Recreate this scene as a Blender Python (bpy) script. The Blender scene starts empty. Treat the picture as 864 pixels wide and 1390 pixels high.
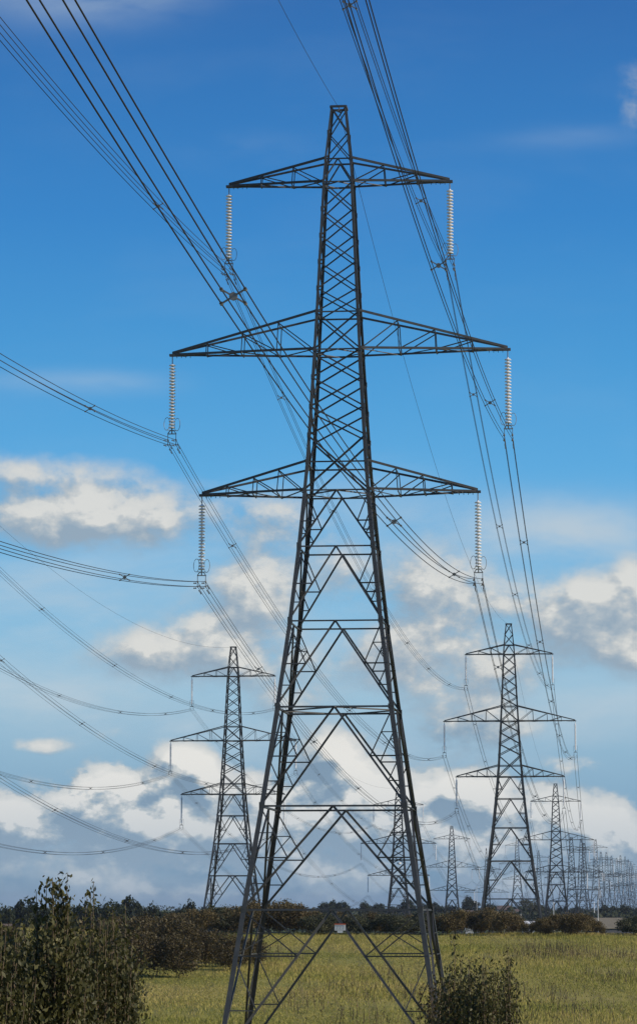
import bpy, math, random
import numpy as np
from mathutils import Vector, Matrix

R = math.radians
rng = np.random.default_rng(7)
random.seed(7)
sc = bpy.context.scene

# ---------------------------------------------------------------- camera
# world origin = the camera's eye; ground lies below z = 0
F = 4100.0                                   # focal length in photo pixels
PITCH = math.atan(585.0 / F)
cam_d = bpy.data.cameras.new("camera")
cam = bpy.data.objects.new("camera", cam_d)
sc.collection.objects.link(cam)
cam_d.sensor_fit = 'VERTICAL'
cam_d.sensor_height = 36.0
cam_d.lens = F / 1390.0 * 36.0
cam_d.shift_y = -45.0 / 1390.0
cam_d.clip_start = 0.5
cam_d.clip_end = 40000
cam.rotation_euler = (math.pi / 2 + PITCH, 0, 0)
sc.camera = cam

# ---------------------------------------------------------------- sun
SUN_EL, SUN_AZ = R(30), R(104)               # azimuth clockwise from +Y (the view)
sd = Vector((math.sin(SUN_AZ) * math.cos(SUN_EL), math.cos(SUN_AZ) * math.cos(SUN_EL), math.sin(SUN_EL)))
sun_d = bpy.data.lights.new("sun", 'SUN')
sun_d.energy = 4.2
sun_d.angle = R(0.5)
sun_d.color = (1.0, 0.90, 0.76)
sun = bpy.data.objects.new("sun", sun_d)
sun.rotation_euler = sd.to_track_quat('Z', 'Y').to_euler()
sc.collection.objects.link(sun)

# ---------------------------------------------------------------- view
sc.view_settings.view_transform = 'Standard'
sc.view_settings.look = 'None'
sc.view_settings.exposure = 0.0
sc.view_settings.gamma = 1.0

# ---------------------------------------------------------------- world: daylight sky with cumulus
world = bpy.data.worlds.new("World")
sc.world = world
world.use_nodes = True


class NG:
    """small helper to write math as nodes"""
    def __init__(self, tree):
        self.t = tree

    def n(self, typ, **kw):
        nd = self.t.nodes.new(typ)
        for k, v in kw.items():
            setattr(nd, k, v)
        return nd

    def link(self, a, b):
        self.t.links.new(a, b)

    def put(self, sock, v):
        if hasattr(v, 'is_output') or isinstance(v, bpy.types.NodeSocket):
            self.t.links.new(v, sock)
        else:
            sock.default_value = v

    def m(self, op, a, b=None, c=None, clamp=False):
        nd = self.t.nodes.new('ShaderNodeMath')
        nd.operation = op
        nd.use_clamp = clamp
        self.put(nd.inputs[0], a)
        if b is not None:
            self.put(nd.inputs[1], b)
        if c is not None:
            self.put(nd.inputs[2], c)
        return nd.outputs[0]

    def smooth(self, v, a, b):
        nd = self.t.nodes.new('ShaderNodeMapRange')
        nd.interpolation_type = 'SMOOTHSTEP'
        self.put(nd.inputs[0], v)
        nd.inputs[1].default_value = a
        nd.inputs[2].default_value = b
        return nd.outputs[0]

    def noise(self, vec, scale, detail, rough, dist=0.0):
        nd = self.t.nodes.new('ShaderNodeTexNoise')
        self.put(nd.inputs['Vector'], vec)
        nd.inputs['Scale'].default_value = scale
        nd.inputs['Detail'].default_value = detail
        nd.inputs['Roughness'].default_value = rough
        nd.inputs['Distortion'].default_value = dist
        return nd.outputs['Fac']

    def mix(self, f, a, b):
        nd = self.t.nodes.new('ShaderNodeMix')
        nd.data_type = 'RGBA'
        self.put(nd.inputs[0], f)
        self.put(nd.inputs[6], a)
        self.put(nd.inputs[7], b)
        return nd.outputs[2]

    def ramp(self, f, stops):
        nd = self.t.nodes.new('ShaderNodeValToRGB')
        self.put(nd.inputs[0], f)
        el = nd.color_ramp.elements
        while len(el) < len(stops):
            el.new(0.5)
        for e, (p, c) in zip(el, stops):
            e.position = p
            e.color = (*c, 1)
        return nd.outputs[0]


def px(x, y):
    return ((x - 432) / 100.0, (1235 - y) / 100.0)


# (photo x, photo y, radius x, radius y, amount) of the clouds standing in this part of the sky
BLOBS = [
    (130, 702, 100, 50, .72), (40, 645, 80, 20, .30), (215, 700, 36, 28, .26), (30, 705, 60, 34, .34),
    (370, 705, 75, 34, .52), (345, 800, 56, 52, .66), (290, 850, 80, 34, .36), (200, 895, 90, 34, .55), (330, 900, 80, 36, .40),
    (590, 805, 70, 58, .62), (560, 880, 70, 34, .36), (470, 900, 60, 44, .22), (470, 770, 46, 46, .32),
    (770, 838, 95, 48, .64), (850, 845, 50, 46, .55), (700, 905, 55, 28, .40), (864, 790, 22, 30, .5),
    (640, 985, 80, 32, .46), (580, 930, 60, 24, .36), (400, 960, 60, 24, .30), (660, 930, 50, 30, .4),
    (146, 1064, 34, 24, .75), (250, 1040, 38, 32, .62), (455, 1042, 52, 42, .78), (200, 1095, 130, 34, .55), (50, 1105, 110, 34, .52),
    (350, 1095, 130, 40, .50), (530, 1095, 90, 44, .50), (820, 1130, 64, 44, .66), (700, 1120, 80, 40, .45), (640, 1095, 70, 40, .40),
    (432, 1130, 520, 34, .36), (432, 1190, 600, 34, .42),
    (60, 1015, 40, 12, .34), (160, 1000, 44, 12, .22), (870, 150, 26, 46, .36), (862, 900, 34, 34, .34), (790, 1040, 70, 13, .28),
]

# thin pale veils
VEILS = [(790, 730, 130, 40, .85), (640, 725, 90, 35, .55), (110, 805, 170, 28, .6), (110, 525, 110, 14, .35), (780, 195, 80, 14, .13), (110, 8, 130, 30, .50),
         (330, 212, 70, 20, .18), (600, 1000, 200, 60, .45), (130, 960, 160, 50, .45), (800, 960, 120, 60, .35), (500, 700, 120, 50, .3)]

gt = bpy.data.node_groups.new("cloud_density", 'ShaderNodeTree')
gt.interface.new_socket("P", in_out='INPUT', socket_type='NodeSocketVector')
gt.interface.new_socket("D", in_out='OUTPUT', socket_type='NodeSocketFloat')
g = NG(gt)
gi = g.n('NodeGroupInput')
go = g.n('NodeGroupOutput')
sp = g.n('ShaderNodeSeparateXYZ')
g.link(gi.outputs[0], sp.inputs[0])
U, V = sp.outputs[0], sp.outputs[1]
field = None
for (x, y, rx, ry, a) in BLOBS:
    cxx, cyy = px(x, y)
    du = g.m('MULTIPLY', g.m('SUBTRACT', U, cxx), 100.0 / rx)
    dv = g.m('MULTIPLY', g.m('SUBTRACT', V, cyy), 100.0 / ry)
    e = g.m('EXPONENT', g.m('MULTIPLY', g.m('MULTIPLY_ADD', du, du, g.m('MULTIPLY', dv, dv)), -0.8))
    field = g.m('MULTIPLY', e, a) if field is None else g.m('MULTIPLY_ADD', e, a, field)
# the same kind of cloud goes on everywhere outside the view
low = g.noise(gi.outputs[0], 0.13, 1.0, 0.5)
side = g.m('MAXIMUM', g.smooth(g.m('ABSOLUTE', U), 4.6, 8.0), g.smooth(V, 12.8, 18.0))
cover = g.m('MULTIPLY', g.smooth(low, 0.50, 0.66), g.m('MULTIPLY_ADD', g.smooth(V, 12.0, 2.0), 0.35, 0.25))
field = g.m('ADD', field, g.m('MULTIPLY', cover, side))
vs = g.n('ShaderNodeCombineXYZ')
g.put(vs.inputs[0], U)
g.put(vs.inputs[1], g.m('MULTIPLY', V, 1.45))
g.put(vs.inputs[2], 3.7)
n1 = g.noise(vs.outputs[0], 1.0, 11.0, 0.56, 0.12)
n2 = g.noise(vs.outputs[0], 3.4, 6.0, 0.55, 0.0)
nn = g.m('ADD', g.m('MULTIPLY_ADD', n1, 2.3, -1.13), g.m('MULTIPLY_ADD', n2, 0.5, -0.25))
field = g.m('MULTIPLY', field, 1.05)
fm = g.m('MINIMUM', field, 0.8)
dd = g.m('ADD', fm, g.m('MULTIPLY', nn, g.m('MULTIPLY_ADD', g.m('MINIMUM', field, 0.5), g.m('MULTIPLY_ADD', g.smooth(V, 3.2, 1.6), 0.6, 1.05), 0.10)))
g.link(dd, go.inputs[0])

w = NG(world.node_tree)
world.node_tree.nodes.clear()
wo = w.n('ShaderNodeOutputWorld')
bg = w.n('ShaderNodeBackground')
bg.inputs['Strength'].default_value = 0.1
w.link(bg.outputs[0], wo.inputs[0])
sky = w.n('ShaderNodeTexSky')
sky.sky_type = 'NISHITA'
sky.sun_disc = False
sky.sun_elevation = SUN_EL
sky.sun_rotation = SUN_AZ
sky.air_density = 1.2
sky.dust_density = 0.6
sky.ozone_density = 3.0
tc = w.n('ShaderNodeTexCoord')
sx = w.n('ShaderNodeSeparateXYZ')
w.link(tc.outputs['Generated'], sx.inputs[0])
az = w.m('ARCTAN2', sx.outputs[0], sx.outputs[1])
el = w.m('ARCSINE', sx.outputs[2])
U = w.m('MULTIPLY', az, 41.0)
V = w.m('MULTIPLY', el, 41.0)


def dens(du, dv):
    cb = w.n('ShaderNodeCombineXYZ')
    w.put(cb.inputs[0], w.m('ADD', U, du))
    w.put(cb.inputs[1], w.m('ADD', V, dv))
    gn = w.n('ShaderNodeGroup')
    gn.node_tree = gt
    w.link(cb.outputs[0], gn.inputs[0])
    return gn.outputs[0], cb.outputs[0]


d0, pv = dens(0, 0)
d1, _ = dens(0.14, 0.22)
# clear-sky colour by elevation (a polarised autumn sky), blended with the physical sky
grad = w.ramp(w.m('MULTIPLY', V, 1 / 16.0, clamp=True), [
    (0.00, (1.35, 2.60, 4.10)), (0.085, (2.10, 3.90, 5.70)), (0.18, (3.10, 5.35, 7.10)), (0.27, (2.00, 4.90, 7.60)),
    (0.366, (0.98, 4.05, 7.60)), (0.46, (0.58, 3.25, 6.90)), (0.585, (0.30, 2.30, 5.95)), (0.77, (0.22, 1.45, 4.40)), (1.00, (0.2, 1.15, 3.7))])
base = w.mix(0.92, sky.outputs[0], grad)
# thin high veil
cv = w.n('ShaderNodeCombineXYZ')
w.put(cv.inputs[0], w.m('MULTIPLY', U, 0.35))
w.put(cv.inputs[1], w.m('MULTIPLY', V, 1.1))
veil_n = w.noise(cv.outputs[0], 0.75, 6.0, 0.55, 0.3)
veil_h = w.m('MULTIPLY', w.smooth(V, 6.6, 3.5), w.smooth(V, -0.5, 1.5))
veil = w.m('MULTIPLY', w.smooth(veil_n, 0.46, 0.72), w.m('MULTIPLY_ADD', veil_h, 0.55, 0.03))
base = w.mix(veil, base, (5.4, 6.4, 7.1, 1))
vf = None
for (x, y, rx, ry, a) in VEILS:
    cxx, cyy = px(x, y)
    du = w.m('MULTIPLY', w.m('SUBTRACT', U, cxx), 100.0 / rx)
    dv = w.m('MULTIPLY', w.m('SUBTRACT', V, cyy), 100.0 / ry)
    e = w.m('EXPONENT', w.m('MULTIPLY', w.m('MULTIPLY_ADD', du, du, w.m('MULTIPLY', dv, dv)), -0.8))
    vf = w.m('MULTIPLY', e, a) if vf is None else w.m('MULTIPLY_ADD', e, a, vf)
base = w.mix(w.m('MULTIPLY', vf, w.smooth(veil_n, 0.25, 0.62), clamp=True), base, (4.9, 5.9, 6.7, 1))
upper = w.smooth(V, 1.9, 3.0)
alpha = w.m('ADD', w.m('MULTIPLY', w.smooth(d0, 0.11, 0.60), upper), w.m('MULTIPLY', w.smooth(d0, 0.16, 0.42), w.m('SUBTRACT', 1.0, upper)))
thick = w.smooth(d0, 0.2, 0.9)
lit = w.m('MULTIPLY_ADD', w.m('SUBTRACT', d0, d1), 2.8, 0.50, clamp=True)
lit = w.m('MULTIPLY', lit, w.m('MULTIPLY_ADD', thick, 0.35, 0.72), clamp=True)
soft = w.ramp(lit, [(0.0, (3.0, 3.9, 4.8)), (0.35, (3.9, 4.6, 5.2)), (0.7, (5.5, 5.75, 5.8)), (1.0, (7.2, 7.15, 6.8))])
ccol = w.ramp(lit, [(0.0, (2.0, 3.0, 4.1)), (0.3, (3.1, 4.05, 4.9)), (0.6, (5.0, 5.45, 5.6)), (1.0, (8.4, 8.2, 7.7))])
# low clouds are seen through more air
ccol = w.mix(w.smooth(V, 1.9, 3.0), ccol, soft)
air = w.smooth(V, 2.2, 0.0)
ccol = w.mix(w.m('MULTIPLY', air, 0.72), ccol, (3.0, 4.15, 5.35, 1))
col = w.mix(w.m('MULTIPLY', alpha, 0.94), base, ccol)
w.link(col, bg.inputs['Color'])


# ================================================================ helpers
def link(o, parent=None):
    sc.collection.objects.link(o)
    if parent is not None:
        o.parent = parent
    return o


def tag(o, label, cat, group=None, kind=None):
    if label: o['label'] = label
    if cat: o['category'] = cat
    if group: o['group'] = group
    if kind: o['kind'] = kind
    return o


def empty(name, loc, rz=0.0):
    o = bpy.data.objects.new(name, None)
    o.location = loc
    o.rotation_euler = (0, 0, rz)
    o.empty_display_size = 0.5
    return link(o)


class MB:
    """collects polygons and turns them into one mesh object"""
    def __init__(self):
        self.v, self.f, self.k = [], [], 0

    def add(self, verts, faces):
        self.v.extend(verts)
        self.f.extend([tuple(i + self.k for i in q) for q in faces])
        self.k += len(verts)

    def frame(self, P, Q, up=None):
        P, Q = Vector(P), Vector(Q)
        d = (Q - P).normalized()
        up = Vector(up) if up is not None else (Vector((0, 0, 1)) if abs(d.z) < 0.95 else Vector((0, 1, 0)))
        a = d.cross(up).normalized()
        b = a.cross(d).normalized()
        return P, Q, d, a, b

    def bar(self, P, Q, w, h=None, up=None):
        h = h or w
        P, Q, d, a, b = self.frame(P, Q, up)
        vs = [p + a * sx * w / 2 + b * sy * h / 2 for p in (P, Q) for sx, sy in ((-1, -1), (1, -1), (1, 1), (-1, 1))]
        self.add(vs, [(3, 2, 1, 0), (4, 5, 6, 7), (0, 1, 5, 4), (1, 2, 6, 5), (2, 3, 7, 6), (3, 0, 4, 7)])

    def angle(self, P, Q, s, e1, e2, t=None):
        """steel angle section with flanges along e1 and e2"""
        t = t or max(0.012, s * 0.13)
        P, Q, e1, e2 = Vector(P), Vector(Q), Vector(e1), Vector(e2)
        prof = [(0, 0), (s, 0), (s, t), (t, t), (t, s), (0, s)]
        vs = [p + e1 * x + e2 * y for p in (P, Q) for x, y in prof]
        fs = [(i, (i + 1) % 6, (i + 1) % 6 + 6, i + 6) for i in range(6)]
        fs += [(3, 2, 1, 0), (5, 4, 3, 0), (6, 7, 8, 9), (6, 9, 10, 11)]
        self.add(vs, fs)

    def tube(self, pts, r, n=6, cap=True):
        pts = [Vector(p) for p in pts]
        rr = r if isinstance(r, (list, tuple)) else [r] * len(pts)
        vs = []
        for i, p in enumerate(pts):
            d = (pts[min(i + 1, len(pts) - 1)] - pts[max(i - 1, 0)]).normalized()
            up = Vector((0, 0, 1)) if abs(d.z) < 0.9 else Vector((0, 1, 0))
            a = d.cross(up).normalized()
            b = a.cross(d)
            for k in range(n):
                an = 2 * math.pi * k / n
                vs.append(p + (a * math.cos(an) + b * math.sin(an)) * rr[i])
        fs = [(i * n + k, i * n + (k + 1) % n, (i + 1) * n + (k + 1) % n, (i + 1) * n + k) for i in range(len(pts) - 1) for k in range(n)]
        if cap:
            fs += [tuple(range(n))[::-1], tuple((len(pts) - 1) * n + k for k in range(n))]
        self.add(vs, fs)

    def lathe(self, prof, c=(0, 0, 0), n=12):
        vs = []
        for r, z in prof:
            for k in range(n):
                an = 2 * math.pi * k / n
                vs.append(Vector((c[0] + r * math.cos(an), c[1] + r * math.sin(an), c[2] + z)))
        m = len(prof)
        fs = [(i * n + k, i * n + (k + 1) % n, (i + 1) * n + (k + 1) % n, (i + 1) * n + k) for i in range(m - 1) for k in range(n)]
        fs += [tuple(range(n))[::-1], tuple((m - 1) * n + k for k in range(n))]
        self.add(vs, fs)

    def mesh(self, name, mat, smooth=False):
        me = bpy.data.meshes.new(name)
        me.from_pydata([tuple(v) for v in self.v], [], self.f)
        me.materials.append(mat)
        if smooth:
            me.polygons.foreach_set('use_smooth', [True] * len(me.polygons))
        me.update()
        return me

    def obj(self, name, mat, parent=None, smooth=False):
        return link(bpy.data.objects.new(name, self.mesh(name, mat, smooth)), parent)


def np_mesh(name, verts, faces_n, mat, var=None, smooth=False):
    """verts (N,3); faces are consecutive runs of faces_n vertices"""
    me = bpy.data.meshes.new(name)
    n = len(verts)
    me.vertices.add(n)
    me.vertices.foreach_set('co', np.asarray(verts, np.float32).ravel())
    nf = n // faces_n
    me.loops.add(n)
    me.loops.foreach_set('vertex_index', np.arange(n, dtype=np.int32))
    me.polygons.add(nf)
    me.polygons.foreach_set('loop_start', np.arange(nf, dtype=np.int32) * faces_n)
    if var is not None:
        at = me.attributes.new('tone', 'FLOAT', 'FACE')
        at.data.foreach_set('value', np.asarray(var, np.float32))
    me.materials.append(mat)
    me.update()
    me.validate()
    return me


# ---------------------------------------------------------------- materials
def mat(name, build):
    m = bpy.data.materials.new(name)
    m.use_nodes = True
    h = NG(m.node_tree)
    b = m.node_tree.nodes['Principled BSDF']
    build(h, b)
    return m


def simple(name, col, rough=0.7, metal=0.0, noise=0.25, scale=3.0):
    def f(h, b):
        t = h.n('ShaderNodeTexCoord')
        nz = h.noise(t.outputs['Object'], scale, 4.0, 0.6)
        k = h.m('MULTIPLY_ADD', nz, noise * 2, 1 - noise)
        mx = h.n('ShaderNodeVectorMath', operation='SCALE')
        mx.inputs[0].default_value = col
        h.link(k, mx.inputs['Scale'])
        h.link(mx.outputs[0], b.inputs['Base Color'])
        b.inputs['Roughness'].default_value = rough
        b.inputs['Metallic'].default_value = metal
    return mat(name, f)




def steel(h, b):
    t = h.n('ShaderNodeTexCoord')
    oi = h.n('ShaderNodeObjectInfo')
    nz = h.noise(t.outputs['Object'], 1.6, 5.0, 0.65)
    rust = h.smooth(h.noise(t.outputs['Object'], 4.5, 4.0, 0.7), 0.60, 0.74)
    k = h.m('MULTIPLY', h.m('MULTIPLY_ADD', nz, 1.0, 0.5), h.m('MULTIPLY_ADD', oi.outputs['Random'], 0.9, 0.55))
    mx = h.n('ShaderNodeVectorMath', operation='SCALE')
    mx.inputs[0].default_value = (0.062, 0.061, 0.057)
    h.link(k, mx.inputs['Scale'])
    h.link(h.mix(h.m('MULTIPLY', rust, 0.35), mx.outputs[0], (0.10, 0.055, 0.032, 1)), b.inputs['Base Color'])
    h.link(h.m('MULTIPLY_ADD', nz, 0.4, 0.3), b.inputs['Roughness'])


M_STEEL = mat("painted_steel", steel)
M_STEEL_FAR = simple("weathered_steel", (0.045, 0.045, 0.045), 0.6, 0.0, 0.3, 1.0)
M_GALV = simple("galvanised_fittings", (0.22, 0.21, 0.19), 0.5, 0.2, 0.4, 9.0)
M_CABLE = simple("aluminium_cable", (0.018, 0.017, 0.022), 0.75, 0.0, 0.2, 1.0)
M_CERAM = simple("grey_porcelain", (0.84, 0.84, 0.83), 0.22, 0.0, 0.12, 6.0)
M_CERAM_CAP = simple("insulator_cap", (0.16, 0.15, 0.14), 0.6, 0.2, 0.2, 8.0)
M_WHITE = simple("white_paint", (0.78, 0.76, 0.72), 0.5, 0.0, 0.08, 3.0)
M_RED = simple("orange_red_paint", (0.62, 0.12, 0.04), 0.5, 0.0, 0.1, 3.0)
M_GREY = simple("grey_print", (0.42, 0.40, 0.38), 0.6, 0.0, 0.1, 3.0)
M_CONC = simple("concrete", (0.36, 0.35, 0.32), 0.9, 0.0, 0.25, 2.0)
M_BARK = simple("bark", (0.085, 0.062, 0.042), 0.9, 0.0, 0.4, 3.0)
M_STEM = simple("brown_twigs", (0.14, 0.10, 0.06), 0.85, 0.0, 0.3, 5.0)
M_ROOF = simple("clay_tiles", (0.12, 0.085, 0.07), 0.85, 0.0, 0.3, 1.5)
M_BARNROOF = simple("weathered_sheet_roof", (0.13, 0.115, 0.085), 0.85, 0.0, 0.35, 0.5)
M_BARNWALL = simple("dark_cladding", (0.045, 0.05, 0.06), 0.85, 0.0, 0.3, 0.8)
M_BRICK = simple("pale_render", (0.62, 0.58, 0.50), 0.85, 0.0, 0.12, 0.8)
M_GLASS = simple("window_glass", (0.05, 0.06, 0.08), 0.1, 0.0, 0.1, 1.0)


def leafmat(name, stops, rough=0.55, trans=0.25, scale=0.6):
    """leaf colour varies leaf by leaf and clump by clump"""
    def f(h, b):
        at = h.n('ShaderNodeAttribute', attribute_name='tone')
        t = h.n('ShaderNodeTexCoord')
        nz = h.noise(t.outputs['Object'], scale, 3.0, 0.6)
        k = h.m('ADD', h.m('MULTIPLY', at.outputs['Fac'], 0.55), h.m('MULTIPLY_ADD', nz, 1.7, -0.62), clamp=True)
        c = h.ramp(k, stops)
        h.link(c, b.inputs['Base Color'])
        b.inputs['Roughness'].default_value = rough
        b.inputs['Specular IOR Level'].default_value = 0.25
        tr = h.n('ShaderNodeBsdfTranslucent')
        h.link(c, tr.inputs['Color'])
        mx = h.n('ShaderNodeMixShader')
        mx.inputs[0].default_value = trans
        h.link(b.outputs[0], mx.inputs[1])
        h.link(tr.outputs[0], mx.inputs[2])
        out = [n for n in h.t.nodes if n.type == 'OUTPUT_MATERIAL'][0]
        h.link(mx.outputs[0], out.inputs[0])
    return mat(name, f)


L_NEAR = leafmat("olive_willow_leaves", [(0, (0.030, 0.032, 0.012)), (0.4, (0.062, 0.062, 0.020)), (0.8, (0.12, 0.11, 0.036)), (1, (0.22, 0.20, 0.09))], 0.55, 0.25, 1.8)
L_SCRUB = leafmat("brown_green_scrub", [(0, (0.035, 0.027, 0.012)), (0.45, (0.080, 0.058, 0.022)), (0.8, (0.12, 0.095, 0.038)), (1, (0.22, 0.18, 0.10))], 0.55, 0.2, 1.5)
L_HEDGE = leafmat("autumn_hedge_leaves", [(0, (0.05, 0.038, 0.018)), (0.45, (0.115, 0.086, 0.036)), (0.8, (0.165, 0.125, 0.052)), (1, (0.21, 0.18, 0.07))], 0.8, 0.15, 0.25)
L_HEDGE2 = leafmat("grey_green_hedge_leaves", [(0, (0.035, 0.038, 0.020)), (0.5, (0.075, 0.080, 0.042)), (1, (0.13, 0.125, 0.07))], 0.8, 0.15, 0.25)
L_TREE = leafmat("dark_tree_leaves", [(0, (0.014, 0.022, 0.010)), (0.5, (0.030, 0.040, 0.017)), (1, (0.070, 0.072, 0.028))], 0.8, 0.12, 0.12)
L_TREE2 = leafmat("olive_tree_leaves", [(0, (0.04, 0.042, 0.02)), (0.5, (0.075, 0.075, 0.032)), (1, (0.12, 0.11, 0.05))], 0.8, 0.12, 0.12)
L_GRASS = leafmat("dry_meadow_grass", [(0, (0.21, 0.22, 0.045)), (0.35, (0.32, 0.30, 0.065)), (0.65, (0.42, 0.35, 0.10)), (1, (0.50, 0.38, 0.16))], 0.8, 0.25, 0.05)
L_WEED = leafmat("dead_weed_stalks", [(0, (0.06, 0.045, 0.022)), (0.5, (0.13, 0.10, 0.05)), (1, (0.24, 0.20, 0.11))], 0.8, 0.15, 0.4)


def ground_mat():
    def f(h, b):
        ge = h.n('ShaderNodeNewGeometry')
        s = h.n('ShaderNodeSeparateXYZ')
        h.link(ge.outputs['Position'], s.inputs[0])
        fine = h.noise(ge.outputs['Position'], 1.3, 6.0, 0.7)
        patch = h.noise(ge.outputs['Position'], 0.035, 4.0, 0.6)
        meadow = h.ramp(h.m('ADD', h.m('MULTIPLY', fine, 0.6), h.m('MULTIPLY_ADD', patch, 1.0, -0.3)),
                        [(0.2, (0.12, 0.135, 0.030)), (0.5, (0.26, 0.23, 0.058)), (0.75, (0.34, 0.26, 0.09))])
        wv = h.n('ShaderNodeTexWave')
        wv.inputs['Scale'].default_value = 0.11
        wv.inputs['Distortion'].default_value = 2.5
        wv.inputs['Detail'].default_value = 3.0
        h.link(ge.outputs['Position'], wv.inputs['Vector'])
        meadow = h.mix(h.m('MULTIPLY', h.smooth(wv.outputs['Fac'], 0.7, 0.95), 0.45), meadow, (0.13, 0.115, 0.045, 1))
        # far farmland in large fields
        vr = h.n('ShaderNodeTexVoronoi')
        vr.inputs['Scale'].default_value = 0.0045
        h.link(ge.outputs['Position'], vr.inputs['Vector'])
        fields = h.ramp(vr.outputs['Color'], [(0.0, (0.055, 0.085, 0.030)), (0.4, (0.085, 0.11, 0.04)), (0.7, (0.15, 0.135, 0.06)), (1.0, (0.10, 0.12, 0.045))])
        far = h.smooth(s.outputs[1], 420, 560)
        h.link(h.mix(far, meadow, fields), b.inputs['Base Color'])
        b.inputs['Roughness'].default_value = 0.95
        b.inputs['Specular IOR Level'].default_value = 0.1
        bp = h.n('ShaderNodeBump')
        bp.inputs['Strength'].default_value = 0.5
        bp.inputs['Distance'].default_value = 0.15
        h.link(fine, bp.inputs['Height'])
        h.link(bp.outputs[0], b.inputs['Normal'])
    return mat("meadow_and_farmland", f)


M_GROUND = ground_mat()

# ================================================================ ground
GY = [-400, -20, 0, 12, 35, 80, 130, 184, 225, 300, 390, 430, 482, 520, 600, 846, 1000, 1170, 1450, 1770, 2170, 2484, 2815, 3128, 3600, 5000, 12000]
GZ = [-2.5, -1.8, -1.7, -1.9, -3.2, -6.2, -8.3, -8.95, -8.75, -6.0, -2.85, -3.1, -4.4, -6.2, -9.0, -15.3, -18, -20.0, -17, -8.2, -8.6, -5.4, -1.5, -1.6, -2.5, -1.5, -2.0]


def gz(x, y):
    x = np.asarray(x, float)
    y = np.asarray(y, float)
    z = np.interp(y, GY, GZ)
    amp = np.clip((np.abs(y) - 10) / 300, 0, 1)
    tilt = -0.011 * np.clip(x, -60, 60) * np.exp(-((y - 390) / 75.0) ** 2)
    return z + tilt + amp * 0.16 * (np.sin(x * 0.071 + y * 0.013) + np.sin(x * 0.023 - y * 0.037 + 1.3))


ys = np.concatenate([np.linspace(-400, -20, 8), np.linspace(-15, 240, 60), np.linspace(244, 560, 90), np.linspace(570, 3700, 110), np.geomspace(3900, 14000, 14)])
tx = np.linspace(-1, 1, 91)
xs = np.sign(tx) * np.abs(tx) ** 1.7
vv, ff = [], []
for j, y in enumerate(ys):
    wd = 300 + max(0, y) * 0.9
    X = xs * wd
    Z = gz(X, np.full_like(X, y))
    vv.append(np.stack([X, np.full_like(X, y), Z], 1))
vv = np.concatenate(vv)
n = len(xs)
fl = [(j * n + i, j * n + i + 1, (j + 1) * n + i + 1, (j + 1) * n + i) for j in range(len(ys) - 1) for i in range(n - 1)]
me = bpy.data.meshes.new("ground")
me.from_pydata(vv.tolist(), [], fl)
me.materials.append(M_GROUND)
me.polygons.foreach_set('use_smooth', [True] * len(me.polygons))
tag(link(bpy.data.objects.new("ground", me)), "rough meadow and farmland reaching the horizon", None, None, 'structure')

# ================================================================ pylons
# heights above the standard base and face widths, measured from the nearest pylon
ZL = dict(top=49.72, pk=47.99, tt=46.29, tb=44.8, n1=43.04, n2=41.35, n3=39.67, n4=37.99, mt=36.5, mb=34.13, m1=32.37, m2=30.53, m3=28.73,
          bt=27.08, bb=25.31, k1=21.83, k2=17.25, k3=12.03, k4=6.1, k5=0.0)
_wz = [-9.0, 0.0, 6.1, 12.03, 17.25, 21.83, 25.31, 27.08, 34.13, 36.5, 44.8, 46.29, 49.89]
_ww = [13.3, 10.6, 8.70, 7.03, 5.67, 4.68, 4.03, 3.73, 2.9, 2.65, 1.85, 1.62, 0.88]


def HW(z):
    return float(np.interp(z, _wz, _ww)) / 2


ARMS = {'top': (6.9, 'tb', 'tt', (0.33, 0.66)), 'middle': (10.4, 'mb', 'mt', (0.26, 0.51, 0.76)), 'bottom': (8.5, 'bb', 'bt', (0.26, 0.5, 0.76))}
ATT = {('left', 'top'): (-6.9, 44.8), ('right', 'top'): (6.9, 44.8), ('left', 'middle'): (-10.4, 34.1), ('right', 'middle'): (10.4, 34.1),
       ('left', 'bottom'): (-8.5, 25.25), ('right', 'bottom'): (8.5, 25.25)}
CORN = [(-1, -1), (1, -1), (1, 1), (-1, 1)]
FACES = [((-1, -1), (1, -1)), ((1, -1), (1, 1)), ((1, 1), (-1, 1)), ((-1, 1), (-1, -1))]


def cp(c, z, inset=0.0):
    h = HW(z) - inset
    return Vector((c[0] * h, c[1] * h, z))


def lerp(a, b, t):
    return a + (b - a) * t


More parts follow.
